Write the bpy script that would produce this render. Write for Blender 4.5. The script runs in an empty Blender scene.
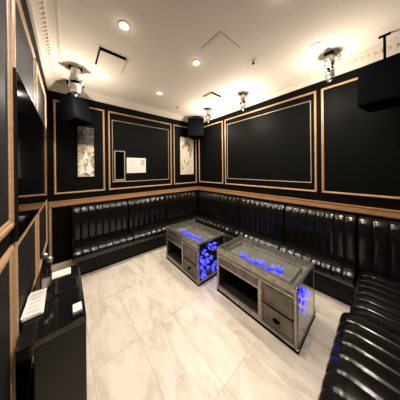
import bpy, bmesh, math, random
from mathutils import Vector, Matrix
random.seed(7)
PI = math.pi
C = bpy.context.scene.collection
R = math.radians

# ------------------------------------------------------------------ room size
UB, VA, UD, VN = 2.757, 3.300, -0.214, -0.36      # right, back, left, front wall planes
WT, CH = 2.83, 2.93                                # top of the black wall, ceiling

# ------------------------------------------------------------------ materials
def mat(name, col, rough=.5, metal=0., spec=.5, coat=0., coat_rough=.1, var=None, vscale=8., bump=0., bscale=60., rvar=0.):
    m = bpy.data.materials.new(name); m.use_nodes = True
    nt = m.node_tree; b = nt.nodes['Principled BSDF']
    b.inputs['Base Color'].default_value = (*col, 1)
    b.inputs['Roughness'].default_value = rough
    b.inputs['Metallic'].default_value = metal
    b.inputs['Specular IOR Level'].default_value = spec
    b.inputs['Coat Weight'].default_value = coat
    b.inputs['Coat Roughness'].default_value = coat_rough
    tc = nt.nodes.new('ShaderNodeTexCoord')
    if var or rvar:
        n = nt.nodes.new('ShaderNodeTexNoise'); n.inputs['Scale'].default_value = vscale; n.inputs['Detail'].default_value = 5
        nt.links.new(tc.outputs['Object'], n.inputs['Vector'])
        if var:
            r = nt.nodes.new('ShaderNodeValToRGB')
            r.color_ramp.elements[0].position = .32; r.color_ramp.elements[0].color = (*col, 1)
            r.color_ramp.elements[1].position = .68; r.color_ramp.elements[1].color = (*var, 1)
            nt.links.new(n.outputs['Fac'], r.inputs['Fac']); nt.links.new(r.outputs['Color'], b.inputs['Base Color'])
        if rvar:
            mr = nt.nodes.new('ShaderNodeMapRange'); mr.inputs['To Min'].default_value = rough - rvar; mr.inputs['To Max'].default_value = rough + rvar
            nt.links.new(n.outputs['Fac'], mr.inputs['Value']); nt.links.new(mr.outputs['Result'], b.inputs['Roughness'])
    if bump:
        n2 = nt.nodes.new('ShaderNodeTexNoise'); n2.inputs['Scale'].default_value = bscale; n2.inputs['Detail'].default_value = 4
        nt.links.new(tc.outputs['Object'], n2.inputs['Vector'])
        bp = nt.nodes.new('ShaderNodeBump'); bp.inputs['Strength'].default_value = bump; bp.inputs['Distance'].default_value = .01
        nt.links.new(n2.outputs['Fac'], bp.inputs['Height']); nt.links.new(bp.outputs['Normal'], b.inputs['Normal'])
    return m
def emis(name, col, s):
    m = bpy.data.materials.new(name); m.use_nodes = True
    b = m.node_tree.nodes['Principled BSDF']
    b.inputs['Base Color'].default_value = (*col, 1); b.inputs['Emission Color'].default_value = (*col, 1)
    b.inputs['Emission Strength'].default_value = s
    return m

M = {}
M['wall'] = mat('black_wall_paint', (.0034, .0024, .0018), .6, spec=.07, bump=.05, bscale=200)
M['field'] = mat('black_panel_paint', (.0030, .0032, .0026), .6, spec=.07, bump=.04, bscale=150)
M['grey_field'] = mat('charcoal_panel_paint', (.013, .012, .0115), .6, spec=.12, bump=.04, bscale=150)
M['leather'] = mat('black_leather', (.0045, .0042, .0038), .19, spec=.45, coat=.25, coat_rough=.12, bump=.10, bscale=30)
M['base'] = mat('black_sofa_base', (.0045, .0045, .0045), .5, spec=.2)
M['kick'] = mat('matte_black_kick', (.003, .003, .003), .8, spec=.1)
M['cream'] = mat('cream_trim_paint', (.74, .66, .54), .5)
M['black'] = mat('black_plastic', (.008, .008, .009), .35)
M['matte_black'] = mat('matte_black', (.0022, .0022, .0026), .9, spec=.03)
M['grille'] = mat('speaker_grille_cloth', (.0022, .0028, .0038), .9, spec=.04)
M['screen'] = mat('tv_glass', (.002, .002, .0025), .06, spec=.45)
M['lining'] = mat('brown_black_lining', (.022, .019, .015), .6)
M['gloss'] = mat('black_gloss_lacquer', (.006, .006, .006), .10, spec=.5, coat=.5, coat_rough=.05)
M['deskface'] = mat('black_laminate', (.012, .013, .011), .38, spec=.4)
M['white'] = mat('white_plastic', (.80, .78, .74), .4)
M['paper'] = mat('white_paper', (.82, .78, .72), .6, var=(.72, .66, .60), vscale=18)
M['ink'] = mat('grey_print', (.42, .38, .36), .7)
M['chrome'] = mat('chrome', (.62, .60, .57), .18, metal=1.)
M['silver'] = mat('brushed_silver', (.55, .53, .50), .38, metal=.9, var=(.35, .33, .31), vscale=30)
M['steel'] = mat('aged_steel', (.24, .215, .18), .38, metal=.8, var=(.14, .125, .10), vscale=14, rvar=.12, bump=.08, bscale=90)
M['steel_dark'] = mat('dark_aged_steel', (.19, .17, .14), .38, metal=.8, var=(.11, .098, .08), vscale=11, rvar=.12)
M['steel_bright'] = mat('worn_bright_steel', (.48, .45, .40), .32, metal=.85, var=(.27, .25, .22), vscale=22)
M['mirror_steel'] = mat('polished_steel', (.62, .60, .58), .12, metal=1., bump=.02, bscale=14)
M['dark_glass'] = mat('dark_end_glass', (.004, .004, .012), .08)
M['tray'] = mat('grey_display_tray', (.62, .60, .55), .26, metal=.75, var=(.42, .41, .37), vscale=9)
M['champagne'] = mat('champagne_bead', (.42, .36, .28), .42, metal=.2)
M['blue'] = emis('blue_led', (.012, .010, 1.), .9)
M['blue_pale'] = emis('pale_blue_led', (.16, .17, 1.), 1.)
M['lamp'] = emis('lamp_diffuser', (1., .93, .80), 14.)

# wood with grain
def wood(name, a, b2, rough=.42):
    m = bpy.data.materials.new(name); m.use_nodes = True
    nt = m.node_tree; b = nt.nodes['Principled BSDF']; b.inputs['Roughness'].default_value = rough
    tc = nt.nodes.new('ShaderNodeTexCoord'); n = nt.nodes.new('ShaderNodeTexNoise')
    mp = nt.nodes.new('ShaderNodeMapping'); mp.inputs['Scale'].default_value = (3, 3, 22)
    n.inputs['Scale'].default_value = 3; n.inputs['Detail'].default_value = 6
    nt.links.new(tc.outputs['Object'], mp.inputs['Vector']); nt.links.new(mp.outputs['Vector'], n.inputs['Vector'])
    r = nt.nodes.new('ShaderNodeValToRGB')
    r.color_ramp.elements[0].position = .3; r.color_ramp.elements[0].color = (*a, 1)
    r.color_ramp.elements[1].position = .7; r.color_ramp.elements[1].color = (*b2, 1)
    nt.links.new(n.outputs['Fac'], r.inputs['Fac']); nt.links.new(r.outputs['Color'], b.inputs['Base Color'])
    return m
M['oak'] = wood('light_oak', (.38, .225, .115), (.54, .35, .19))
M['oak_rail'] = wood('oak_rail', (.34, .165, .068), (.48, .26, .12))

# floor: marble look tiles, thin joints
def floor_mat():
    m = bpy.data.materials.new('beige_marble_tiles'); m.use_nodes = True
    nt = m.node_tree; N = nt.nodes; L = nt.links; b = N['Principled BSDF']
    tc = N.new('ShaderNodeTexCoord')
    sep = N.new('ShaderNodeSeparateXYZ'); L.new(tc.outputs['Object'], sep.inputs[0])
    def math_(op, a, bv, clamp=False):
        x = N.new('ShaderNodeMath'); x.operation = op; x.use_clamp = clamp
        for i, q in enumerate((a, bv)):
            if q is None: continue
            if isinstance(q, (int, float)): x.inputs[i].default_value = q
            else: L.new(q, x.inputs[i])
        return x.outputs[0]
    def tile(axis, off, size):
        s = math_('DIVIDE', math_('SUBTRACT', sep.outputs[axis], off), size)
        f = math_('FRACT', s, None); fl = math_('FLOOR', s, None)
        d = math_('MINIMUM', f, math_('SUBTRACT', 1., f))
        return math_('MULTIPLY', d, size), fl
    du, iu = tile('X', .144 - .362 * 20, .362)
    dv, iv = tile('Y', .762 - .738 * 20, .738)
    d = math_('MINIMUM', du, dv)
    grout = math_('LESS_THAN', d, .0012)
    # per-tile offset of the veining
    comb = N.new('ShaderNodeCombineXYZ')
    L.new(math_('MULTIPLY', iu, 3.7), comb.inputs[0]); L.new(math_('MULTIPLY', iv, 5.3), comb.inputs[1])
    add = N.new('ShaderNodeVectorMath'); add.operation = 'ADD'
    L.new(tc.outputs['Object'], add.inputs[0]); L.new(comb.outputs[0], add.inputs[1])
    rot = N.new('ShaderNodeMapping'); rot.inputs['Rotation'].default_value = (0, 0, R(-28)); rot.inputs['Scale'].default_value = (2.6, 1.0, 1)
    L.new(add.outputs[0], rot.inputs['Vector'])
    n1 = N.new('ShaderNodeTexNoise'); n1.inputs['Scale'].default_value = 2.6; n1.inputs['Detail'].default_value = 7; n1.inputs['Distortion'].default_value = 1.1
    L.new(rot.outputs[0], n1.inputs['Vector'])
    r1 = N.new('ShaderNodeValToRGB'); e = r1.color_ramp.elements
    e[0].position = .28; e[0].color = (.49, .41, .33, 1); e[1].position = .72; e[1].color = (.75, .69, .61, 1)
    e2 = e.new(.5); e2.color = (.66, .585, .50, 1)
    L.new(n1.outputs['Fac'], r1.inputs['Fac'])
    n2 = N.new('ShaderNodeTexNoise'); n2.inputs['Scale'].default_value = 3.2; n2.inputs['Detail'].default_value = 3; n2.inputs['Distortion'].default_value = 2.
    L.new(rot.outputs[0], n2.inputs['Vector'])
    vein = math_('SUBTRACT', 1., math_('MULTIPLY', math_('ABSOLUTE', math_('SUBTRACT', n2.outputs['Fac'], .5), None), 26.), True)
    mix = N.new('ShaderNodeMix'); mix.data_type = 'RGBA'
    L.new(math_('MULTIPLY', vein, .35), mix.inputs['Factor']); L.new(r1.outputs['Color'], mix.inputs['A']); mix.inputs['B'].default_value = (.80, .74, .66, 1)
    mx = N.new('ShaderNodeMix'); mx.data_type = 'RGBA'
    L.new(math_('MULTIPLY', grout, .75), mx.inputs['Factor']); L.new(mix.outputs['Result'], mx.inputs['A']); mx.inputs['B'].default_value = (.22, .17, .12, 1)
    L.new(mx.outputs['Result'], b.inputs['Base Color'])
    b.inputs['Roughness'].default_value = .32
    return m
M['floor'] = floor_mat()
M['ceiling'] = mat('cream_ceiling', (.85, .765, .655), .75, var=(.82, .73, .615), vscale=1.4, spec=.2)

def glass():
    m = bpy.data.materials.new('clear_glass'); m.use_nodes = True
    nt = m.node_tree; N = nt.nodes; L = nt.links
    for n in list(N):
        if n.type != 'OUTPUT_MATERIAL': N.remove(n)
    out = [n for n in N if n.type == 'OUTPUT_MATERIAL'][0]
    t = N.new('ShaderNodeBsdfTransparent'); t.inputs[0].default_value = (.95, .965, .955, 1)
    g = N.new('ShaderNodeBsdfGlossy'); g.inputs['Roughness'].default_value = .04
    f = N.new('ShaderNodeFresnel'); f.inputs['IOR'].default_value = 1.5
    mx = N.new('ShaderNodeMixShader')
    ge = N.new('ShaderNodeNewGeometry'); iv = N.new('ShaderNodeMath'); iv.operation = 'SUBTRACT'; iv.inputs[0].default_value = 1.
    ml = N.new('ShaderNodeMath'); ml.operation = 'MULTIPLY'; L.new(ge.outputs['Backfacing'], iv.inputs[1]); L.new(iv.outputs[0], ml.inputs[0]); L.new(f.outputs[0], ml.inputs[1])
    L.new(ml.outputs[0], mx.inputs[0]); L.new(t.outputs[0], mx.inputs[1]); L.new(g.outputs[0], mx.inputs[2]); L.new(mx.outputs[0], out.inputs[0])
    return m
M['glass'] = glass()

# ------------------------------------------------------------------ mesh builder
class MB:
    def __init__(s): s.bm = bmesh.new()
    def box(s, x0, x1, y0, y1, z0, z1, bev=0., rot=None):
        v = [s.bm.verts.new(p) for p in ((x0,y0,z0),(x1,y0,z0),(x1,y1,z0),(x0,y1,z0),(x0,y0,z1),(x1,y0,z1),(x1,y1,z1),(x0,y1,z1))]
        fs = [s.bm.faces.new([v[i] for i in q]) for q in ((3,2,1,0),(4,5,6,7),(0,1,5,4),(1,2,6,5),(2,3,7,6),(3,0,4,7))]
        if rot is not None: bmesh.ops.transform(s.bm, matrix=rot, verts=v)
        if bev > 0:
            ed = list({e for f in fs for e in f.edges})
            bmesh.ops.bevel(s.bm, geom=ed, offset=bev, segments=2, affect='EDGES', profile=.7)
        return s
    def cone(s, p, q, r0, r1, n=20, cap=True):
        p = Vector(p); q = Vector(q); d = (q - p).normalized()
        a = Vector((0,0,1)) if abs(d.z) < .9 else Vector((1,0,0))
        x = d.cross(a).normalized(); y = d.cross(x)
        A = [s.bm.verts.new(p + (x*math.cos(2*PI*i/n) + y*math.sin(2*PI*i/n))*r0) for i in range(n)]
        B = [s.bm.verts.new(q + (x*math.cos(2*PI*i/n) + y*math.sin(2*PI*i/n))*r1) for i in range(n)]
        for i in range(n): s.bm.faces.new((A[i], A[(i+1)%n], B[(i+1)%n], B[i]))
        if cap: s.bm.faces.new(A[::-1]); s.bm.faces.new(B)
        return s
    def tube(s, pts, r, n=8):
        pts = [Vector(p) for p in pts]; rings = []
        for i, p in enumerate(pts):
            d = (pts[min(i+1, len(pts)-1)] - pts[max(i-1, 0)]).normalized()
            a = Vector((0,0,1)) if abs(d.z) < .9 else Vector((1,0,0))
            x = d.cross(a).normalized(); y = d.cross(x)
            rings.append([s.bm.verts.new(p + (x*math.cos(2*PI*k/n) + y*math.sin(2*PI*k/n))*r) for k in range(n)])
        for a, b in zip(rings, rings[1:]):
            for k in range(n): s.bm.faces.new((a[k], a[(k+1)%n], b[(k+1)%n], b[k]))
        s.bm.faces.new(rings[0][::-1]); s.bm.faces.new(rings[-1])
        return s
    def ball(s, c, r, sc=(1,1,1), sub=2):
        o = bmesh.ops.create_icosphere(s.bm, subdivisions=sub, radius=r)
        bmesh.ops.transform(s.bm, matrix=Matrix.Translation(c) @ Matrix.Diagonal((*sc, 1)), verts=o['verts'])
        return s
    def lathe(s, c, prof, n=24):          # prof: (radius, z) list, closed top and bottom
        rings = [[s.bm.verts.new((c[0] + r*math.cos(2*PI*i/n), c[1] + r*math.sin(2*PI*i/n), c[2] + z)) for i in range(n)] for r, z in prof]
        for a, b in zip(rings, rings[1:]):
            for i in range(n): s.bm.faces.new((a[i], a[(i+1)%n], b[(i+1)%n], b[i]))
        s.bm.faces.new(rings[0][::-1]); s.bm.faces.new(rings[-1])
        return s
    def prism(s, pts, f, d0, d1):         # polygon pts (a,b) extruded; f(a,b,d) -> xyz
        A = [s.bm.verts.new(f(a, b, d0)) for a, b in pts]; B = [s.bm.verts.new(f(a, b, d1)) for a, b in pts]
        n = len(pts)
        for i in range(n): s.bm.faces.new((A[i], A[(i+1)%n], B[(i+1)%n], B[i]))
        s.bm.faces.new(A[::-1]); s.bm.faces.new(B)
        return s
    def ring(s, loops):                   # list of vertex loops joined, closed (last to first too)
        V = [[s.bm.verts.new(p) for p in lp] for lp in loops]
        n = len(V[0]); m = len(V)
        for j in range(m):
            a, b = V[j], V[(j+1) % m]
            for i in range(n): s.bm.faces.new((a[i], a[(i+1)%n], b[(i+1)%n], b[i]))
        return s
    def build(s, name, m, parent=None, smooth=False):
        bmesh.ops.recalc_face_normals(s.bm, faces=s.bm.faces)
        if parent is not None:
            off = Vector(parent.get('_w', (0,0,0)))
            w = off
            bmesh.ops.translate(s.bm, verts=s.bm.verts, vec=-w)
        me = bpy.data.meshes.new(name); s.bm.to_mesh(me); s.bm.free()
        me.materials.append(m)
        if smooth:
            for p in me.polygons: p.use_smooth = True
            try: me.set_sharp_from_angle(angle=R(40))
            except Exception: pass
        o = bpy.data.objects.new(name, me); C.objects.link(o)
        if parent is not None:
            o.parent = parent; o['_w'] = list(parent.get('_w', (0,0,0)))
        else: o['_w'] = [0., 0., 0.]
        return o
def thing(name, label, cat, loc, group=None):
    o = bpy.data.objects.new(name, None); C.objects.link(o); o.location = loc; o['_w'] = list(loc)
    o.empty_display_size = .05
    o['label'] = label; o['category'] = cat
    if group: o['group'] = group
    return o
def tag(o, label, cat, group=None):
    o['label'] = label; o['category'] = cat
    if group: o['group'] = group
    return o
def struct(o): o['kind'] = 'structure'; return o
def copy_tree(o, parent=None):
    c = o.copy(); C.objects.link(c)
    if parent: c.parent = parent
    for ch in list(o.children): copy_tree(ch, c)
    return c

# ------------------------------------------------------------------ shell
T = .12
struct(MB().box(UD-T, UB+T, VN-T, VA+T, -.1, 0).build('floor', M['floor']))
struct(MB().box(UD-T, UB+T, VN-T, VA+T, CH, CH+.1).build('ceiling', M['ceiling']))
struct(MB().box(UD-T, UB+T, VA, VA+T, 0, CH).build('wall_back', M['wall']))
struct(MB().box(UB, UB+T, VN, VA, 0, CH).build('wall_right', M['wall']))
struct(MB().box(UD-T, UD, VN, VA, 0, CH).build('wall_left', M['wall']))
struct(MB().box(UD-T, UB+T, VN-T, VN, 0, CH).build('wall_front', M['wall']))

fA = lambda a, z, d: (a, VA - d, z)
fB = lambda a, z, d: (UB - d, a, z)
fD = lambda a, z, d: (UD + d, a, z)
fN = lambda a, z, d: (a, VN + d, z)
tn = [0]
def frame(f, a0, a1, z0, z1, w, th, m):
    mb = MB(); loops = []
    for off, d in ((0, -.002), (0, th*.55), (w*.14, th*.8), (w*.3, th), (w*.52, th), (w*.62, th*.62), (w*.9, th*.5), (w, th*.3), (w, -.002)):
        loops.append([f(a0+off, z0+off, d), f(a1-off, z0+off, d), f(a1-off, z1-off, d), f(a0+off, z1-off, d)])
    mb.ring(loops); tn[0] += 1
    return struct(mb.build('trim_%d' % tn[0], m))
def field(fr, f, a0, a1, z0, z1, m=None, d=.003):
    MB().prism([(a0, z0), (a1, z0), (a1, z1), (a0, z1)], f, .0005, d).build('panel_field', m or M['field'], fr)

OZ0, OZ1 = 1.225, 2.70
# back wall: three outer frames and one inner bead
for (a0, a1) in ((-.155, .530), (.588, 1.925), (1.985, 2.700)):
    fr = frame(fA, a0, a1, OZ0, OZ1, .027, .018, M['oak']); field(fr, fA, a0+.026, a1-.026, OZ0+.026, OZ1-.026, M['field'] if a1 != 1.925 else M['wall'])
fr = frame(fA, .650, 1.848, 1.36, 2.545, .012, .011, M['champagne']); field(fr, fA, .661, 1.837, 1.371, 2.534, d=.0045)
# right wall
for (a0, a1, inner) in ((2.385, 3.245, 0), (.605, 2.325, 1), (-.30, .548, 0)):
    fr = frame(fB, a0, a1, OZ0+.02, OZ1+.02, .027, .018, M['oak'])
    field(fr, fB, a0+.026, a1-.026, OZ0+.046, OZ1-.006, M['wall'] if inner else M['field'])
fr = frame(fB, .670, 2.260, 1.375, 2.60, .012, .011, M['champagne']); field(fr, fB, .681, 2.249, 1.386, 2.589, d=.0045)
# left wall upper and lower panels
for (a0, a1, zl) in ((-.25, 1.198, .22), (1.226, 1.975, .64), (2.05, 2.88, .64)):
    fr = frame(fD, a0, a1, 1.315, 2.61, .052, .014, M['oak']); field(fr, fD, a0+.051, a1-.051, 1.366, 2.559, M['grey_field'])
    fr = frame(fD, a0, a1, zl, 1.232, .052, .014, M['oak']); field(fr, fD, a0+.051, a1-.051, zl+.051, 1.181, M['grey_field'])
# front wall, behind the seats
for (a0, a1) in ((-.1, 1.2), (1.27, 2.6)):
    fr = frame(fN, a0, a1, OZ0, OZ1, .027, .018, M['oak']); field(fr, fN, a0+.026, a1-.026, OZ0+.026, OZ1-.026)

# oak rail over the seats on the back and right walls, small corner bead at the left corner
def rail(f, a0, a1, z0, z1, nm):
    d = .030
    prof = [(0, z0), (.022, z0), (d, z0+.012), (d, z1-.02), (d+.006, z1-.012), (d+.006, z1), (0, z1)]
    g = lambda dd, z, a: f(a, z, dd)
    struct(MB().prism(prof, g, a0, a1).build(nm, M['oak_rail']))
rail(fA, UD, UB-.036, 1.030, 1.122, 'trim_21'); rail(fB, VN, VA-.001, 1.030, 1.122, 'trim_22')
struct(MB().box(UD, UD+.03, VA-.02, VA, .14, 1.03).build('trim_23', M['oak']))
# cream baseboards
struct(MB().prism([(0,0),(.016,0),(.016,.12),(.010,.145),(0,.145)], lambda d, z, a: fA(a, z, d), UD, .10).build('baseboard_back', M['cream']))
struct(MB().prism([(0,0),(.016,0),(.016,.12),(.010,.145),(0,.145)], lambda d, z, a: fD(a, z, d), VN, VA-.02).build('baseboard_left', M['cream']))

# crown moulding with a row of dentils
cp = [(-.002, WT), (.018, WT), (.020, WT+.012), (.036, WT+.022), (.060, WT+.052), (.070, WT+.058), (.074, WT+.078), (.090, WT+.086), (.092, CH+.001), (-.002, CH+.001)]
for k, (f, a0, a1) in enumerate(((fA, UD, UB), (fB, VN, VA), (fD, VN, VA), (fN, UD, UB))):
    mb = MB().prism(cp, lambda d, z, a: f(a, z, d), a0, a1)
    n = int((a1 - a0) / .052)
    for i in range(n):
        a = a0 + .03 + i*.052
        mb.prism([(.050, WT+.040), (.084, WT+.062), (.086, WT+.080), (.050, WT+.080)], lambda d, z, aa: f(aa, z, d), a, a+.026)
    struct(mb.build('trim_%d' % (31+k), M['cream']))
    # flat band on the ceiling inside the crown
    struct(MB().prism([(.150, CH-.006), (.168, CH-.010), (.176, CH-.006), (.176, CH+.001), (.150, CH+.001)], lambda d, z, a: f(a, z, d), a0+.151, a1-.151).build('trim_%d' % (41+k), M['cream']))

# ------------------------------------------------------------------ channelled leather seating
def channel_pad(f, s0, s1, n, outline, mask, depth=.0085, seg=12):
    """outline: closed (d,z) loop; stitched grooves cross it n-1 times; mask = how deep each point sinks"""
    m = len(outline); nor = []
    for i in range(m):
        (ax, az), (bx, bz) = outline[i-1], outline[(i+1) % m]
        t = Vector((bx-ax, bz-az)).normalized(); nor.append((t.y, -t.x))
    mb = MB(); rings = []
    for j in range(n*seg+1):
        x = j/seg; ph = x - math.floor(x)
        g = 1 - math.sin(PI*ph)**.33 if 0 < ph < 1 else 1.
        s = s0 + (s1-s0)*j/(n*seg)
        end = 2.4 if j in (0, n*seg) else 1.
        rings.append([mb.bm.verts.new(f(s, outline[i][1] - nor[i][1]*g*depth*mask[i]*end, outline[i][0] - nor[i][0]*g*depth*mask[i]*end)) for i in range(m)])
    for a, b in zip(rings, rings[1:]):
        for i in range(m): mb.bm.faces.new((a[i], a[(i+1) % m], b[(i+1) % m], b[i]))
    mb.bm.faces.new(rings[0][::-1]); mb.bm.faces.new(rings[-1])
    return mb
BACK = [(.012, .34), (.165, .34), (.172, .43), (.170, .6), (.166, .78), (.160, .86), (.149, .915), (.133, .957), (.112, .986), (.084, 1.002), (.05, 1.006), (.012, 1.002)]
BMASK = [0, .3, 1, 1, 1, 1, 1, 1, 1, 1, .6, 0]
def seat_outline(fr):
    return ([(.168, .27), (fr-.03, .27), (fr-.010, .276), (fr, .296), (fr+.008, .325), (fr+.007, .352), (fr-.004, .380), (fr-.026, .404), (fr-.060, .422), (fr-.105, .432), (.168, .424)],
            [0, .2, .3, .4, .5, .7, .9, 1, 1, 1, .6])
def module(f, s0, s1, nb, ns, fr, bd, label, grp, seat=None, back=None, base=None):
    mid = f((s0+s1)/2, 0, .2)
    t = thing('banquette_section', label, 'sofa', mid, grp)
    b0, b1 = base or (s0, s1)
    MB().prism([(b0+.001, .045), (b1-.001, .045), (b1-.001, .268), (b0+.001, .268)], lambda a, z, d: f(a, z, d), .02, bd).build('base', M['base'], t)
    MB().prism([(b0+.001, 0), (b1-.001, 0), (b1-.001, .045), (b0+.001, .045)], lambda a, z, d: f(a, z, d), .02, bd-.035).build('toe_kick', M['kick'], t)
    a0, a1 = seat or (s0, s1); o, mk = seat_outline(fr)
    channel_pad(f, a0+.005, a1-.005, ns, o, mk).build('seat_cushion', M['leather'], t, True)
    a0, a1 = back or (s0, s1)
    channel_pad(f, a0+.007, a1-.007, nb, BACK, BMASK).build('backrest', M['leather'], t, True)
    return t
GA, GB, GN = 'banquette sections along the back wall', 'banquette sections along the right wall', 'banquette sections along the near wall'
A1 = module(fA, .045, .885, 8, 8, .452, .36, 'black leather banquette section at the left end of the back wall, under the gold picture', GA, base=(.115, .885))
# closed end panel of the first section
MB().prism([(.018, .01), (.355, .01), (.355, .262), (.018, .262)], lambda d, z, a: fA(a, z, d), .100, .1145).build('side_panel', M['base'], A1)
module(fA, .885, 1.69, 7, 7, .452, .36, 'black leather banquette section in the middle of the back wall, below the white notice', GA)
module(fA, 1.69, 2.58, 8, 6, .452, .36, 'black leather banquette section under the cream picture, running into the far corner', GA, seat=(1.69, 2.36), base=(1.69, 2.43))
module(fB, 1.87, 3.12, 11, 11, .385, .32, 'black leather banquette section at the far end of the right wall, in the corner', GB, seat=(1.87, 3.13), base=(1.87, 3.28))
module(fB, 1.005, 1.87, 8, 8, .385, .32, 'black leather banquette section in the middle of the right wall, behind the larger table', GB)
module(fB, .190, 1.005, 8, 8, .385, .32, 'black leather banquette section of the right wall, next to the near corner seat', GB)
N1 = module(fN, 1.76, 2.58, 7, 7, .540, .47, 'black channelled leather seat in the near right corner, turned to face the room', GN, seat=(1.76, 2.585), base=(1.76, 2.72))
channel_pad(fB, VN+.175, .186, 3, BACK, BMASK).build('backrest', M['leather'], N1, True)
module(fN, .72, 1.76, 9, 9, .585, .51, 'black channelled leather seat at the bottom right, nearest to the viewer', GN)

# ------------------------------------------------------------------ trunk tables
def led_cluster(parent, c, up, rr=.03, n=7):
    c = Vector(c); up = Vector(up).normalized(); core = MB(); pale = MB()
    a = Vector((0,0,1)) if abs(up.z) < .9 else Vector((1,0,0)); x = up.cross(a).normalized(); y = up.cross(x)
    def P(r, th, h): return c + up*h + (x*math.cos(th) + y*math.sin(th))*r
    for i in range(n):                       # loops of glowing wire, tangled like a flower
        th = 2*PI*i/n + random.uniform(-.35, .35); r = rr*random.uniform(.7, 1.15); w = random.uniform(.35, .7)
        core.tube([P(.004, th, .006), P(r*.6, th-w, .008+.012*random.random()), P(r, th, .012), P(r*.6, th+w, .006+.008*random.random()), P(.006, th+.4, .007)], random.uniform(.0034, .0050), 6)
    o = core.build('light_cluster', M['blue'], parent, True)
    for i in range(5):
        th = random.uniform(0, 2*PI); r = rr*random.uniform(.8, 1.25)
        pale.tube([P(r*.2, th, .008), P(r*.8, th+.5, .036), P(r*1.2, th+.9, .046), P(r*.9, th+1.3, .014)], .0022, 6)
    pale.build('light_wire', M['blue_pale'], o, True)

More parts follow.
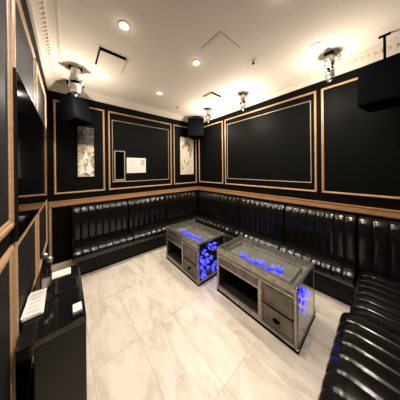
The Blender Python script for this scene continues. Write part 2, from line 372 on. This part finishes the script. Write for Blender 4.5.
def trunk_table(u0, u1, v0, v1, label, mirror, leds, endleds, bay0, knob):
    H = .58
    t = thing('trunk_coffee_table', label, 'table', ((u0+u1)/2, (v0+v1)/2, 0), 'trunk style coffee tables')
    MB().box(u0-.004, u1+.004, v0-.004, v1+.004, 0, .020).build('plinth', M['kick'], t)
    # case: bottom, back, two ends, divider, band under the display
    b = MB()
    b.box(u0+.006, u1-.006, v0+.006, v1-.006, .0205, .075)
    b.box(u1-.02, u1-.006, v0+.006, v1-.006, .075, .47)
    b.box(u0+.006, u1-.02, v1-.026, v1-.006, .075, .47)
    b.box(u0+.006, u1-.02, v0+.012, v0+.03, .075, .47)
    b.box(u0+.006, u1-.02, bay0-.022, bay0, .075, .47)
    b.box(u0+.006, u1-.006, v0+.006, v1-.006, .365, .50)
    b.build('case', M['steel'], t)
    # dark lining of the open bay
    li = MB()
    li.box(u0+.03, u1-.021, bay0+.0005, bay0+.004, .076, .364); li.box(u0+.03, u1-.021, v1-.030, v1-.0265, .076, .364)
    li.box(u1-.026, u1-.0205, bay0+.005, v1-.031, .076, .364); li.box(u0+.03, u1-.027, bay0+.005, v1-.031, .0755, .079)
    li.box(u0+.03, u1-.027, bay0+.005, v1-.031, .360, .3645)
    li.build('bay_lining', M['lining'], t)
    # edge angles with rivets
    e = MB(); w = .026; k = .006
    for (uu, s1) in ((u0, 1), (u1, -1)):
        for (vv, s2) in ((v0, 1), (v1, -1)):
            x0, x1 = sorted((uu, uu + s1*w)); y0, y1 = sorted((vv, vv + s2*k)); e.box(x0, x1, y0, y1, .026, H-.012, .0012)
            x0, x1 = sorted((uu, uu + s1*k)); y0, y1 = sorted((vv, vv + s2*w)); e.box(x0, x1, y0, y1, .026, H-.012, .0012)
    for z0, z1 in ((.026, .052), (.545, .569)):
        e.box(u0, u0+k, v0, v1, z0, z1, .0012); e.box(u1-k, u1, v0, v1, z0, z1, .0012)
        e.box(u0, u1, v0, v0+k, z0, z1, .0012); e.box(u0, u1, v1-k, v1, z0, z1, .0012)
    e.box(u0+.001, u0+.007, v0, v1, .455, .475); e.box(u0+.001, u0+.007, bay0-.03, bay0+.004, .05, .46)
    e.box(u0+.001, u0+.007, bay0, v1, .352, .372); e.box(u0+.001, u0+.007, v1-.03, v1, .05, .46)
    e.box(u0+.001, u0+.007, bay0, v1, .05, .078)
    e.build('edge_trim', M['steel_bright'], t)
    rv = MB()
    def riv(p): rv.ball(p, .0052, sub=1)
    n = int((v1-v0)/.05)
    for i in range(n+1):
        vv = v0+.015 + (v1-v0-.03)*i/n
        for zz in (.039, .557): riv((u0-.0005, vv, zz)); riv((u1+.0005, vv, zz))
        riv((u0+.0005, vv, .465))
    n = int((u1-u0)/.05)
    for i in range(n+1):
        uu = u0+.015 + (u1-u0-.03)*i/n
        for zz in (.039, .557): riv((uu, v0-.0005, zz)); riv((uu, v1+.0005, zz))
    for i in range(11):
        zz = .07+.045*i
        for uu in (u0+.013, u1-.013): riv((uu, v0-.0005, zz)); riv((uu, v1+.0005, zz))
        for vv in (v0+.013, v1-.013): riv((u0-.0005, vv, zz))
        if zz < .45: riv((u0+.0005, bay0-.013, zz))
    r_ = rv.build('rivets', M['chrome'], t, True); r_['kind'] = 'stuff'
    # corner caps
    for (uu, vv) in ((u0, v0), (u1, v0), (u0, v1), (u1, v1)):
        for zz in (.040, H-.028):
            MB().ball((uu + (.006 if uu == u0 else -.006), vv + (.006 if vv == v0 else -.006), zz), .016, (1, 1, 1.25)).build('corner_cap', M['chrome'], t, True)
    # drawers
    y0, y1 = v0+.030, bay0-.034
    for (z0, z1, hd) in ((.270, .452, 0), (.060, .255, 1)):
        d = MB(); d.box(u0-.002, u0+.012, y0, y1, z0, z1, .002)
        d.ring([[(u0-dd, y0+o, z0+o), (u0-dd, y1-o, z0+o), (u0-dd, y1-o, z1-o), (u0-dd, y0+o, z1-o)] for o, dd in ((.006, .0), (.006, .008), (.022, .008), (.022, .0))])
        dr = d.build('drawer', M['steel_dark'], t)
        if hd or knob:
            ym, zm = (y0+y1)/2, (z0+z1)/2
            h = MB(); g = lambda a, b, dd: (u0-dd, a, b)
            if knob and hd:
                h.cone((u0-.001, ym, zm), (u0-.010, ym, zm), .020, .018); h.cone((u0-.010, ym, zm), (u0-.028, ym, zm), .008, .013)
            elif hd:
                h.prism([(ym+.034*math.cos(2*PI*i/20), zm+.017*math.sin(2*PI*i/20)) for i in range(20)], g, .0015, .007)
                h.tube([(u0-.006, ym-.026, zm+.004), (u0-.018, ym-.020, zm-.004), (u0-.020, ym, zm-.010), (u0-.018, ym+.020, zm-.004), (u0-.006, ym+.026, zm+.004)], .004)
            if hd:
                ho = h.build('handle', M['matte_black'], dr, True); ho['label'] = 'black drawer pull'
    # drawer like band above the bay
    MB().box(u0-.0005, u0+.008, bay0+.012, v1-.036, .376, .450, .002).build('front_band', M['steel_dark'], t)
    # end panel facing the viewer
    MB().box(u0+.028, u1-.028, v0+.002, v0+.010, .056, .542).build('end_panel', M['mirror_steel'] if mirror else M['dark_glass'], t)
    # display: tray, inner rim, glass
    MB().box(u0+.02, u1-.02, v0+.02, v1-.02, .500, .506).build('display_tray', M['tray'], t)
    rm = MB()
    for q0, q1, ww, z1 in ((.006, .006, .018, .570),):
        lp = [(0, .5), (0, z1), (ww, z1), (ww, .5)]
        rm.ring([[(u0+q0+o, v0+q1+o, z), (u1-q0-o, v0+q1+o, z), (u1-q0-o, v1-q1-o, z), (u0+q0+o, v1-q1-o, z)] for o, z in lp])
    o1 = .085
    rm.ring([[(u0+o1+o, v0+o1+o, z), (u1-o1-o, v0+o1+o, z), (u1-o1-o, v1-o1-o, z), (u0+o1+o, v1-o1-o, z)] for o, z in ((0, .507), (0, .530), (.008, .530), (.008, .507))])
    rm.build('display_rim', M['steel_bright'], t)
    MB().box(u0+.004, u1-.004, v0+.004, v1-.004, .5705, .5785, .001).build('glass_top', M['glass'], t)
    for (uu, vv) in leds: led_cluster(t, (uu, vv, .507), (0, 0, 1), .036)
    for (uu, zz, rr) in endleds: led_cluster(t, (uu, v0-.001, zz), (0, -1, 0), rr)
    return t
trunk_table(1.49, 2.01, .475, 1.415, 'larger metal trunk coffee table in front, glass top, mirror like pale end panel', True,
            [(1.64, 1.11), (1.625, 1.03), (1.635, .955), (1.665, .875), (1.655, .795), (1.70, .715)], [(1.585, .475, .036), (1.66, .455, .034), (1.60, .39, .024), (1.57, .34, .015)], .835, False)
trunk_table(1.35, 1.90, 1.63, 2.53, 'metal trunk coffee table farther back, glass top, blue glowing end panel', False,
            [(1.52, 2.24), (1.52, 2.12), (1.53, 2.02), (1.54, 1.93), (1.55, 1.83)],
            [(1.385 + .082*i + random.uniform(-.022, .022) + .03*(j % 2), .505 - .062*j + random.uniform(-.016, .016), random.uniform(.016, .034)) for j in range(7) for i in range(5 - (j % 2)) if random.random() < .62], 2.03, True)

# ------------------------------------------------------------------ television on the left wall
t = thing('television', 'large black glossy television mounted on the left wall', 'television', (UD, 2.11, 1.215))
MB().box(UD+.0005, UD+.022, 1.205, 2.72, 1.240, 2.125, .003).build('casing', M['black'], t)
MB().box(UD+.0222, UD+.0240, 1.213, 2.712, 1.254, 2.113).build('screen', M['screen'], t)

# ------------------------------------------------------------------ console desk
t = thing('console_desk', 'black glossy console desk against the left wall', 'desk', (-.06, 1.46, 0))
MB().box(UD+.024, .080, 1.120, 1.800, .722, .75, .003).build('desktop', M['gloss'], t)
MB().box(-.130, .078, 1.126, 1.795, .02, .7215).build('cabinet', M['deskface'], t)
MB().box(-.115, .06, 1.145, 1.775, 0, .02).build('plinth', M['kick'], t)
MB().box(UD+.026, -.131, 1.60, 1.790, .0, .722).build('side_cabinet', M['matte_black'], t)
MB().box(UD+.030, -.131, 1.122, 1.134, .690, .7215).build('front_rail', M['gloss'], t)
DZ = .7502
# songbooks and papers
def sheet_stack(cx, cy, w, l, n, rz, name, label, cat, mt='paper', th=.006, z0=DZ):
    t = thing(name, label, cat, (cx, cy, z0))
    for i in range(n):
        Mx = Matrix.Translation((cx + random.uniform(-.004, .004), cy + random.uniform(-.006, .006), z0)) @ Matrix.Rotation(rz + random.uniform(-.04, .04), 4, 'Z')
        MB().box(-w/2, w/2, -l/2, l/2, i*(th+.0005), i*(th+.0005)+th, rot=Mx).build('page', M[mt], t)
    return t
sheet_stack(-.158, 1.430, .082, .245, 3, 0, 'song_book', 'stack of white printed song sheets at the left wall end of the desk', 'papers')
sheet_stack(-.060, 1.715, .150, .110, 2, .0, 'song_menu', 'white paper menu lying at the far end of the desk', 'papers', th=.004)
bk = bpy.data.objects['song_book']
for k in range(5): MB().box(-.185, -.130-.012*(k%2), 1.345+.04*k, 1.349+.04*k, .7702, .7709).build('printed_line', M['ink'], bk)
t = thing('card_holder', 'small white call box with black base near the right edge of the desk', 'call box', (.040, 1.20, DZ))
MB().box(.016, .066, 1.150, 1.235, DZ, DZ+.012, .003).build('base', M['black'], t)
MB().box(.019, .063, 1.160, 1.232, DZ+.0122, DZ+.030, .006).build('cover', M['white'], t, True)
t = thing('serving_tray', 'shallow black glossy tray with bright rim in the middle of the desk', 'tray', (-.01, 1.50, DZ))
MB().box(-.065, .050, 1.440, 1.570, DZ, DZ+.005, .002).build('dish', M['gloss'], t)
MB().ring([[(-.068+o_, 1.437+o_, z), (.053-o_, 1.437+o_, z), (.053-o_, 1.573-o_, z), (-.068+o_, 1.573-o_, z)] for o_, z in ((0, DZ+.001), (0, DZ+.014), (.004, DZ+.014), (.004, DZ+.001))]).build('rim', M['chrome'], t)
# microphones in a black stand
t = thing('microphone_holder', 'black upright box holding microphones on the desk beside the left wall', 'microphone stand', (-.115, 1.585, DZ))
MB().box(-.142, -.090, 1.560, 1.612, DZ, DZ+.105, .004).build('box', M['black'], t)
MB().box(-.140, -.093, 1.5572, 1.5598, DZ+.02, DZ+.085, .001).build('front_plate', M['silver'], t)
mic = []
for i, (x, y, lb) in enumerate(((-.128, 1.592, 'black microphone with silver ball head, standing left in the black holder'), (-.102, 1.578, 'black microphone with silver ball head, standing right in the black holder'))):
    t = thing('microphone', lb, 'microphone', (x, y, DZ+.106), 'microphones on the desk')
    zb = DZ+.106
    MB().lathe((x, y, zb), [(.008, 0), (.009, .04), (.012, .105 - .03*i)], 16).build('handle', M['black'], t, True)
    MB().ball((x, y, zb+.125-.03*i), .021, (1, 1, 1.1)).build('grille_head', M['silver'], t, True)
t = thing('tumbler', 'clear glass tumbler on the desk next to the microphone holder', 'glass', (-.070, 1.60, DZ))
MB().lathe((-.070, 1.60, DZ), [(.014, 0), (.017, .055), (.015, .055), (.012, .006)], 18).build('glass_body', M['glass'], t, True)

# ------------------------------------------------------------------ things on the back wall
def art_mat(kind):
    m = bpy.data.materials.new('abstract_print_' + kind); m.use_nodes = True
    nt = m.node_tree; N = nt.nodes; L = nt.links; b = N['Principled BSDF']; b.inputs['Roughness'].default_value = .5
    tc = N.new('ShaderNodeTexCoord'); sep = N.new('ShaderNodeSeparateXYZ'); L.new(tc.outputs['Generated'], sep.inputs[0])
    n = N.new('ShaderNodeTexNoise'); n.inputs['Scale'].default_value = 5 if kind == 'gold' else 4
    n.inputs['Detail'].default_value = 4; n.inputs['Distortion'].default_value = 2.5; L.new(tc.outputs['Object'], n.inputs['Vector'])
    n.inputs['Scale'].default_value = 6
    r = N.new('ShaderNodeValToRGB'); e = r.color_ramp.elements
    if kind == 'gold':
        e[0].position = .3; e[0].color = (.10, .09, .08, 1); e[1].position = .7; e[1].color = (.80, .74, .66, 1)
        a = e.new(.45); a.color = (.45, .29, .12, 1); a = e.new(.53); a.color = (.62, .55, .47, 1)
    else:
        e[0].position = .3; e[0].color = (.50, .42, .32, 1); e[1].position = .6; e[1].color = (.66, .58, .46, 1)
    L.new(n.outputs['Fac'], r.inputs['Fac'])
    if kind == 'gold':
        r2 = N.new('ShaderNodeValToRGB'); e = r2.color_ramp.elements
        e[0].position = .42; e[0].color = (.012, .011, .010, 1); e[1].position = .68; e[1].color = (.14, .13, .12, 1)
        L.new(n.outputs['Fac'], r2.inputs['Fac'])
        mx = N.new('ShaderNodeMix'); mx.data_type = 'RGBA'
        st = N.new('ShaderNodeMapRange'); st.inputs['From Min'].default_value = .60; st.inputs['From Max'].default_value = .66
        L.new(sep.outputs['Z'], st.inputs['Value'])
        L.new(st.outputs['Result'], mx.inputs['Factor']); L.new(r.outputs['Color'], mx.inputs['A']); L.new(r2.outputs['Color'], mx.inputs['B'])
        L.new(mx.outputs['Result'], b.inputs['Base Color'])
    else: L.new(r.outputs['Color'], b.inputs['Base Color'])
    return m
t = thing('canvas_picture', 'tall canvas picture, dark grey top over white and gold, left on the back wall', 'picture', (.25, VA, 1.48))
MB().box(.137, .362, VA-.030, VA-.005, 1.49, 2.335, .002).build('canvas', art_mat('gold'), t)
for pts in (([(.15,1.52),(.20,1.70),(.245,1.56)]), ([(.245,1.56),(.29,1.78),(.35,1.60),(.30,1.52)]), ([(.21,1.78),(.25,1.96),(.28,1.80)])):
    MB().prism(pts, fA, .0302, .0312).build('pale_facet', M['white'], t)
t = thing('canvas_picture', 'tall cream canvas picture with brown brush marks, on the back wall near the corner', 'picture', (2.375, VA, 1.46))
MB().box(2.165, 2.580, VA-.030, VA-.005, 1.465, 2.415, .002).build('canvas', art_mat('cream'), t)
brown = mat('brown_brush_marks', (.17, .115, .055), .6, var=(.34, .26, .16), vscale=16)
def blob(mb, cx, cz, rx, rz, f=fA, d=.0302, n=18, w=.25):
    mb.prism([(cx + rx*math.cos(2*PI*i/n)*(1+random.uniform(-w, w)), cz + rz*math.sin(2*PI*i/n)*(1+random.uniform(-w, w))) for i in range(n)], f, d, d+.0008)
pts = [(2.20, 2.10), (2.23, 2.20), (2.30, 2.29), (2.38, 2.31), (2.46, 2.27), (2.51, 2.18), (2.53, 2.08), (2.50, 2.02), (2.46, 2.10), (2.41, 2.17), (2.35, 2.19), (2.28, 2.16), (2.23, 2.12)]
MB().prism(pts, fA, .0302, .031).build('brush_mark', brown, t)
for k, q in enumerate(((2.47, 1.98, .025, .09), (2.22, 2.16, .02, .06), (2.42, 2.10, .03, .06), (2.36, 1.74, .035, .03), (2.28, 1.80, .015, .05), (2.42, 1.80, .02, .035), (2.24, 1.62, .02, .025))):
    p = MB(); blob(p, *q, d=.0312+.001*k); p.build('brush_mark', brown, t)

t = thing('framed_panel', 'narrow framed black glass panel on the back wall, left of the white notice', 'wall panel', (.775, VA, 1.36))
MB().ring([[fA(.682+o_, 1.400+o_, d), fA(.870-o_, 1.400+o_, d), fA(.870-o_, 1.965-o_, d), fA(.682+o_, 1.965-o_, d)] for o_, d in ((0, .005), (0, .030), (.012, .030), (.016, .022), (.016, .005))]).build('frame', M['champagne'], t)
MB().prism([(.697, 1.415), (.855, 1.415), (.855, 1.950), (.697, 1.950)], fA, .0055, .020).build('glass_pane', M['screen'], t)
MB().prism([(.655, 1.372), (.880, 1.372), (.880, 1.392), (.655, 1.392)], fA, .0145, .050).build('ledge', M['oak'], t)

t = thing('wall_notice', 'white printed notice sheet on the back wall right of the narrow framed panel', 'notice', (1.095, VA, 1.53))
MB().prism([(.905, 1.535), (1.288, 1.535), (1.288, 1.842), (.905, 1.842)], fA, .005, .009).build('sheet', M['paper'], t)
p = MB()
for k in range(7): p.prism([(.935, 1.80-.036*k), (1.13-.02*(k % 3), 1.80-.036*k), (1.13-.02*(k % 3), 1.806-.036*k), (.935, 1.806-.036*k)], fA, .0092, .0096)
for k in range(3): p.prism([(1.165, 1.640-.030*k), (1.265, 1.640-.030*k), (1.265, 1.646-.030*k), (1.165, 1.646-.030*k)], fA, .0092, .0096)
p.build('printed_lines', M['ink'], t)
MB().prism([(1.175, 1.69), (1.265, 1.69), (1.265, 1.80), (1.175, 1.80)], fA, .0092, .0098).build('printed_picture', mat('grey_photo_print', (.30, .28, .25), .6, var=(.62, .58, .52), vscale=30), t)

# ------------------------------------------------------------------ ceiling items
LP = [(.41, 1.53, 'round ceiling downlight at upper left, in front of the big air vent'),
      (.41, 2.53, 'recessed round downlight in the ceiling between the big air vent and the back wall'),
      (1.235, 1.49, 'recessed round downlight in the ceiling next to the outlined access hatch'),
      (1.235, 2.50, 'recessed round downlight in the middle of the ceiling close to the back wall'),
      (2.07, 2.47, 'recessed round downlight in the ceiling in the far corner, beyond the small air vent'),
      (2.05, 1.46, 'recessed round downlight in the ceiling near the middle of the right wall'),
      (2.07, .455, 'recessed round downlight in the ceiling at the right, nearest to the viewer'),
      (1.235, .47, 'recessed round downlight in the ceiling above the near seats'),
      (.41, .50, 'recessed round downlight in the ceiling over the left front of the room')]
LW, PW, SW = 8., .12, 23.
LCOL = (1., .90, .785)
d0 = None
for i, (x, y, lb) in enumerate(LP):
    if d0 is None:
        t = thing('downlight', lb, 'ceiling light', (x, y, CH), 'recessed downlights')
        MB().lathe((x, y, CH), [(.050, -.0005), (.050, -.004), (.046, -.008), (.038, -.008), (.036, -.004), (.036, -.0005)], 28).build('trim_ring', M['cream'], t, True)
        MB().lathe((x, y, CH), [(.0355, -.0085), (.0355, -.0105), (.030, -.0125)], 28).build('diffuser', M['lamp'], t, True)
        d0 = t
    else:
        t = copy_tree(d0); t.location = (x, y, CH); t['label'] = lb
for (x, y, lb) in LP:
    ld = bpy.data.lights.new('downlight_beam', 'AREA'); ld.shape = 'DISK'; ld.size = .066; ld.energy = LW; ld.color = LCOL; ld.spread = R(150)
    lo = bpy.data.objects.new('downlight_beam', ld); C.objects.link(lo); lo.location = (x, y, CH-.016)
    ld = bpy.data.lights.new('downlight_ceiling_fill', 'POINT'); ld.shadow_soft_size = .02; ld.energy = PW; ld.color = LCOL  # extra fill point added under each diffuser to brighten the ceiling
    lo = bpy.data.objects.new('downlight_ceiling_fill', ld); C.objects.link(lo); lo.location = (x, y, CH-.045)

def vent(cx, cy, w, l, drop, label):
    t = thing('air_vent', label, 'air vent', (cx, cy, CH), None)
    MB().box(cx-w/2, cx+w/2, cy-l/2, cy+l/2, CH-.003, CH-.0005).build('dark_opening', M['matte_black'], t)
    MB().box(cx-w/2+.014, cx+w/2+.012, cy-l/2+.034, cy+l/2+.012, CH-drop-.006, CH-drop, .002).build('cover_plate', M['ceiling'], t)
    MB().ring([[(cx-w/2-.004-o_, cy-l/2-.004-o_, z), (cx+w/2+.004+o_, cy-l/2-.004-o_, z), (cx+w/2+.004+o_, cy+l/2+.004+o_, z), (cx-w/2-.004-o_, cy+l/2+.004+o_, z)] for o_, z in ((0, CH-.0005), (0, CH-.005), (.016, CH-.005), (.020, CH-.0005))]).build('frame', M['ceiling'], t)
    for sx in (-1, 1): MB().box(cx+sx*w*.3-.01, cx+sx*w*.3+.01, cy-.01, cy+.01, CH-drop, CH-.003).build('hanger', M['matte_black'], t)
vent(.412, 2.135, .272, .360, .016, 'large square ceiling air vent on the left side with a black slot on two sides')
vent(2.03, 1.995, .26, .22, .012, 'small ceiling air vent near the right wall, a black chevron slot')
t = thing('access_hatch', 'flush square access hatch outlined by a fine line in the middle of the ceiling', 'hatch', (1.29, 1.14, CH))
MB().box(1.135, 1.450, 1.000, 1.285, CH-.0015, CH-.0004).build('shadow_gap', mat('hatch_gap', (.20, .15, .11), .8), t)
MB().box(1.138, 1.447, 1.003, 1.282, CH-.004, CH-.0017).build('panel', M['ceiling'], t)
MB().box(1.158, 1.1605, 1.02, 1.20, CH-.0046, CH-.0041).build('bead', mat('hatch_bead', (.35, .28, .22), .8), t)

def sprinkler(x, y, label):
    t = thing('sprinkler_head', label, 'sprinkler', (x, y, CH), 'ceiling sprinklers')
    MB().lathe((x, y, CH), [(.030, -.0005), (.028, -.006), (.012, -.009)], 20).build('rose', M['cream'], t, True)
    MB().lathe((x, y, CH), [(.008, -.0095), (.007, -.028), (.018, -.030), (.018, -.034)], 14).build('nozzle', M['matte_black'], t, True)
sprinkler(1.79, 2.80, 'small sprinkler head in the ceiling close to the back wall')
sprinkler(1.76, 1.02, 'small dark sprinkler head in the ceiling right of the access hatch')

# stage spotlights: base on ceiling, white yoke, silver body with faceted lens end
def spotlight(x, y, s, label, white=False, cable=True):
    t = thing('stage_spotlight', label, 'spotlight', (x, y, CH), 'ceiling mounted effect spotlights')
    z = CH
    MB().box(x-.062*s, x+.062*s, y-.040*s, y+.040*s, z-.016, z-.0005, .003).build('mount_plate', M['matte_black'], t)
    MB().lathe((x, y, z), [(.045*s, -.0165), (.048*s, -.03*s-.016), (.048*s, -.105*s-.016), (.040*s, -.115*s-.016)], 24).build('upper_body', M['white'] if white else M['silver'], t, True)
    y_ = MB()
    for sx in (-1, 1):
        y_.box(x+sx*.056*s-.005, x+sx*.056*s+.005, y-.022*s, y+.022*s, z-.21*s, z-.118*s, .002)
    y_.box(x-.061*s, x+.061*s, y-.022*s, y+.022*s, z-.132*s-.016, z-.118*s-.016, .002)
    y_.build('yoke', M['white'] if white else M['silver'], t)
    for sx in (-1, 1): MB().cone((x+sx*.062*s, y, z-.195*s), (x+sx*.078*s, y, z-.195*s), .016*s, .013*s, 14).build('tilt_knob', M['matte_black'], t, True)
    MB().lathe((x, y, z), [(.030*s, -.150*s), (.036*s, -.158*s), (.036*s, -.185*s)], 24).build('collar', M['matte_black'], t, True)
    MB().lathe((x, y, z), [(.041*s, -.1855*s), (.046*s, -.20*s), (.046*s, -.262*s), (.038*s, -.275*s)], 24).build('lamp_head', M['white'] if white else M['silver'], t, True)
    h = MB(); o = bmesh.ops.create_icosphere(h.bm, subdivisions=2, radius=.038*s); bmesh.ops.translate(h.bm, verts=o['verts'], vec=(x, y, z-.285*s))
    h.build('faceted_lens', M['chrome'], t)
    ld = bpy.data.lights.new('spotlight_ceiling_fill', 'POINT'); ld.shadow_soft_size = .02; ld.energy = SW*(.7 if white else .6 if y < 1 else .8); ld.color = LCOL  # added fill light, floating below the lens, to lift the ceiling brightness
    lo = bpy.data.objects.new('spotlight_ceiling_fill', ld); C.objects.link(lo); lo.location = (x, y, z-.42*s)
    if cable:
        MB().tube([(x+.0*s, y-.05*s, z-.010), (x, y-.085*s, z-.03), (x-.01, y-.10*s, z-.075*s), (x-.005, y-.085*s, z-.115*s), (x, y-.075*s, z-.06*s)], .0055).build('cable', M['silver'], t, True)
spotlight(2.385, 1.590, .95, 'silver effect spotlight on the ceiling over the middle of the right wall')
spotlight(2.385, 2.485, .95, 'silver effect spotlight on the ceiling beside the black speaker in the far corner')
spotlight(2.350, .385, 1.0, 'silver ceiling spotlight at the right, nearest to the viewer, with looped cable')
spotlight(.095, 2.575, 1.15, 'white effect spotlight on the ceiling at the left, above the hanging black speaker', white=True)

# hanging speakers
def speaker(c, w, h, dpt, rz, tilt, top, label, plate=.09, pr=-40):
    t = thing('loudspeaker', label, 'speaker', c, 'black hanging loudspeakers')
    Mx = Matrix.Translation(c) @ Matrix.Rotation(rz, 4, 'Z') @ Matrix.Rotation(tilt, 4, 'X')
    g = lambda a, b, z: Mx @ Vector((a, b, z))
    MB().prism([(-w/2, -dpt/2), (w/2, -dpt/2), (w*.34, dpt/2), (-w*.34, dpt/2)], g, -h/2, h/2).build('cabinet', M['matte_black'], t)
    MB().box(-w/2+.012, w/2-.012, -dpt/2-.008, -dpt/2-.0005, -h/2+.012, h/2-.012, .003, rot=Mx).build('grille', M['grille'], t)
    topc = Mx @ Vector((0, 0, h/2))
    b = MB(); b.tube([topc + Vector((0, 0, -.004)), Vector((topc.x, topc.y, top-.012))], .010, 10)
    b.box(topc.x-plate, topc.x+plate, topc.y-.014, topc.y+.014, top-.014, top-.0005, .003, rot=Matrix.Translation((topc.x, topc.y, 0)) @ Matrix.Rotation(R(pr), 4, 'Z') @ Matrix.Translation((-topc.x, -topc.y, 0)))
    b.build('ceiling_bracket', M['matte_black'], t)
    MB().ball(topc + Vector((0, 0, .022)), .020, (1, 1, .8)).build('swivel_joint', M['silver'], t, True)
speaker((.10, 2.93, 2.475), .34, .36, .22, R(49), R(-12), CH, 'black loudspeaker hanging tilted in the back left corner under the white spotlight')
speaker((2.46, 2.99, 2.60), .38, .46, .26, R(-45), R(-10), CH, 'black loudspeaker hanging in the far corner between the back and right walls')
speaker((2.415, -.03, 2.42), .34, .42, .24, R(-96), R(-6), CH, 'black loudspeaker on a T shaped bracket by the right wall, near the viewer', pr=90, plate=.04)

# ------------------------------------------------------------------ world, camera, view
w = bpy.data.worlds.new('world'); bpy.context.scene.world = w; w.use_nodes = True
w.node_tree.nodes['Background'].inputs[0].default_value = (0, 0, 0, 1)
cam = bpy.data.cameras.new('camera'); co = bpy.data.objects.new('camera', cam); C.objects.link(co)
cam.sensor_width = 36; cam.lens = 155.2/400*36; cam.shift_y = -.0775; cam.clip_start = .01
yaw = math.atan(181/155.2)                     # forward = (cos yaw, sin yaw)
fwd = Vector((math.cos(yaw), math.sin(yaw), 0)); right = Vector((math.sin(yaw), -math.cos(yaw), 0)); up = Vector((0, 0, 1))
ro = R(.6)
r2 = right*math.cos(ro) - up*math.sin(ro); u2 = up*math.cos(ro) + right*math.sin(ro)
co.matrix_world = Matrix(((r2.x, u2.x, -fwd.x, 0), (r2.y, u2.y, -fwd.y, 0), (r2.z, u2.z, -fwd.z, 1.6), (0, 0, 0, 1)))
sc = bpy.context.scene; sc.camera = co
sc.view_settings.view_transform = 'Standard'; sc.view_settings.look = 'None'; sc.view_settings.gamma = 1; sc.view_settings.use_curve_mapping = False
sc.view_settings.exposure = .27
sc.cycles.max_bounces = 12; sc.cycles.diffuse_bounces = 8; sc.cycles.glossy_bounces = 6
for o in bpy.data.objects:
    if '_w' in o: del o['_w']
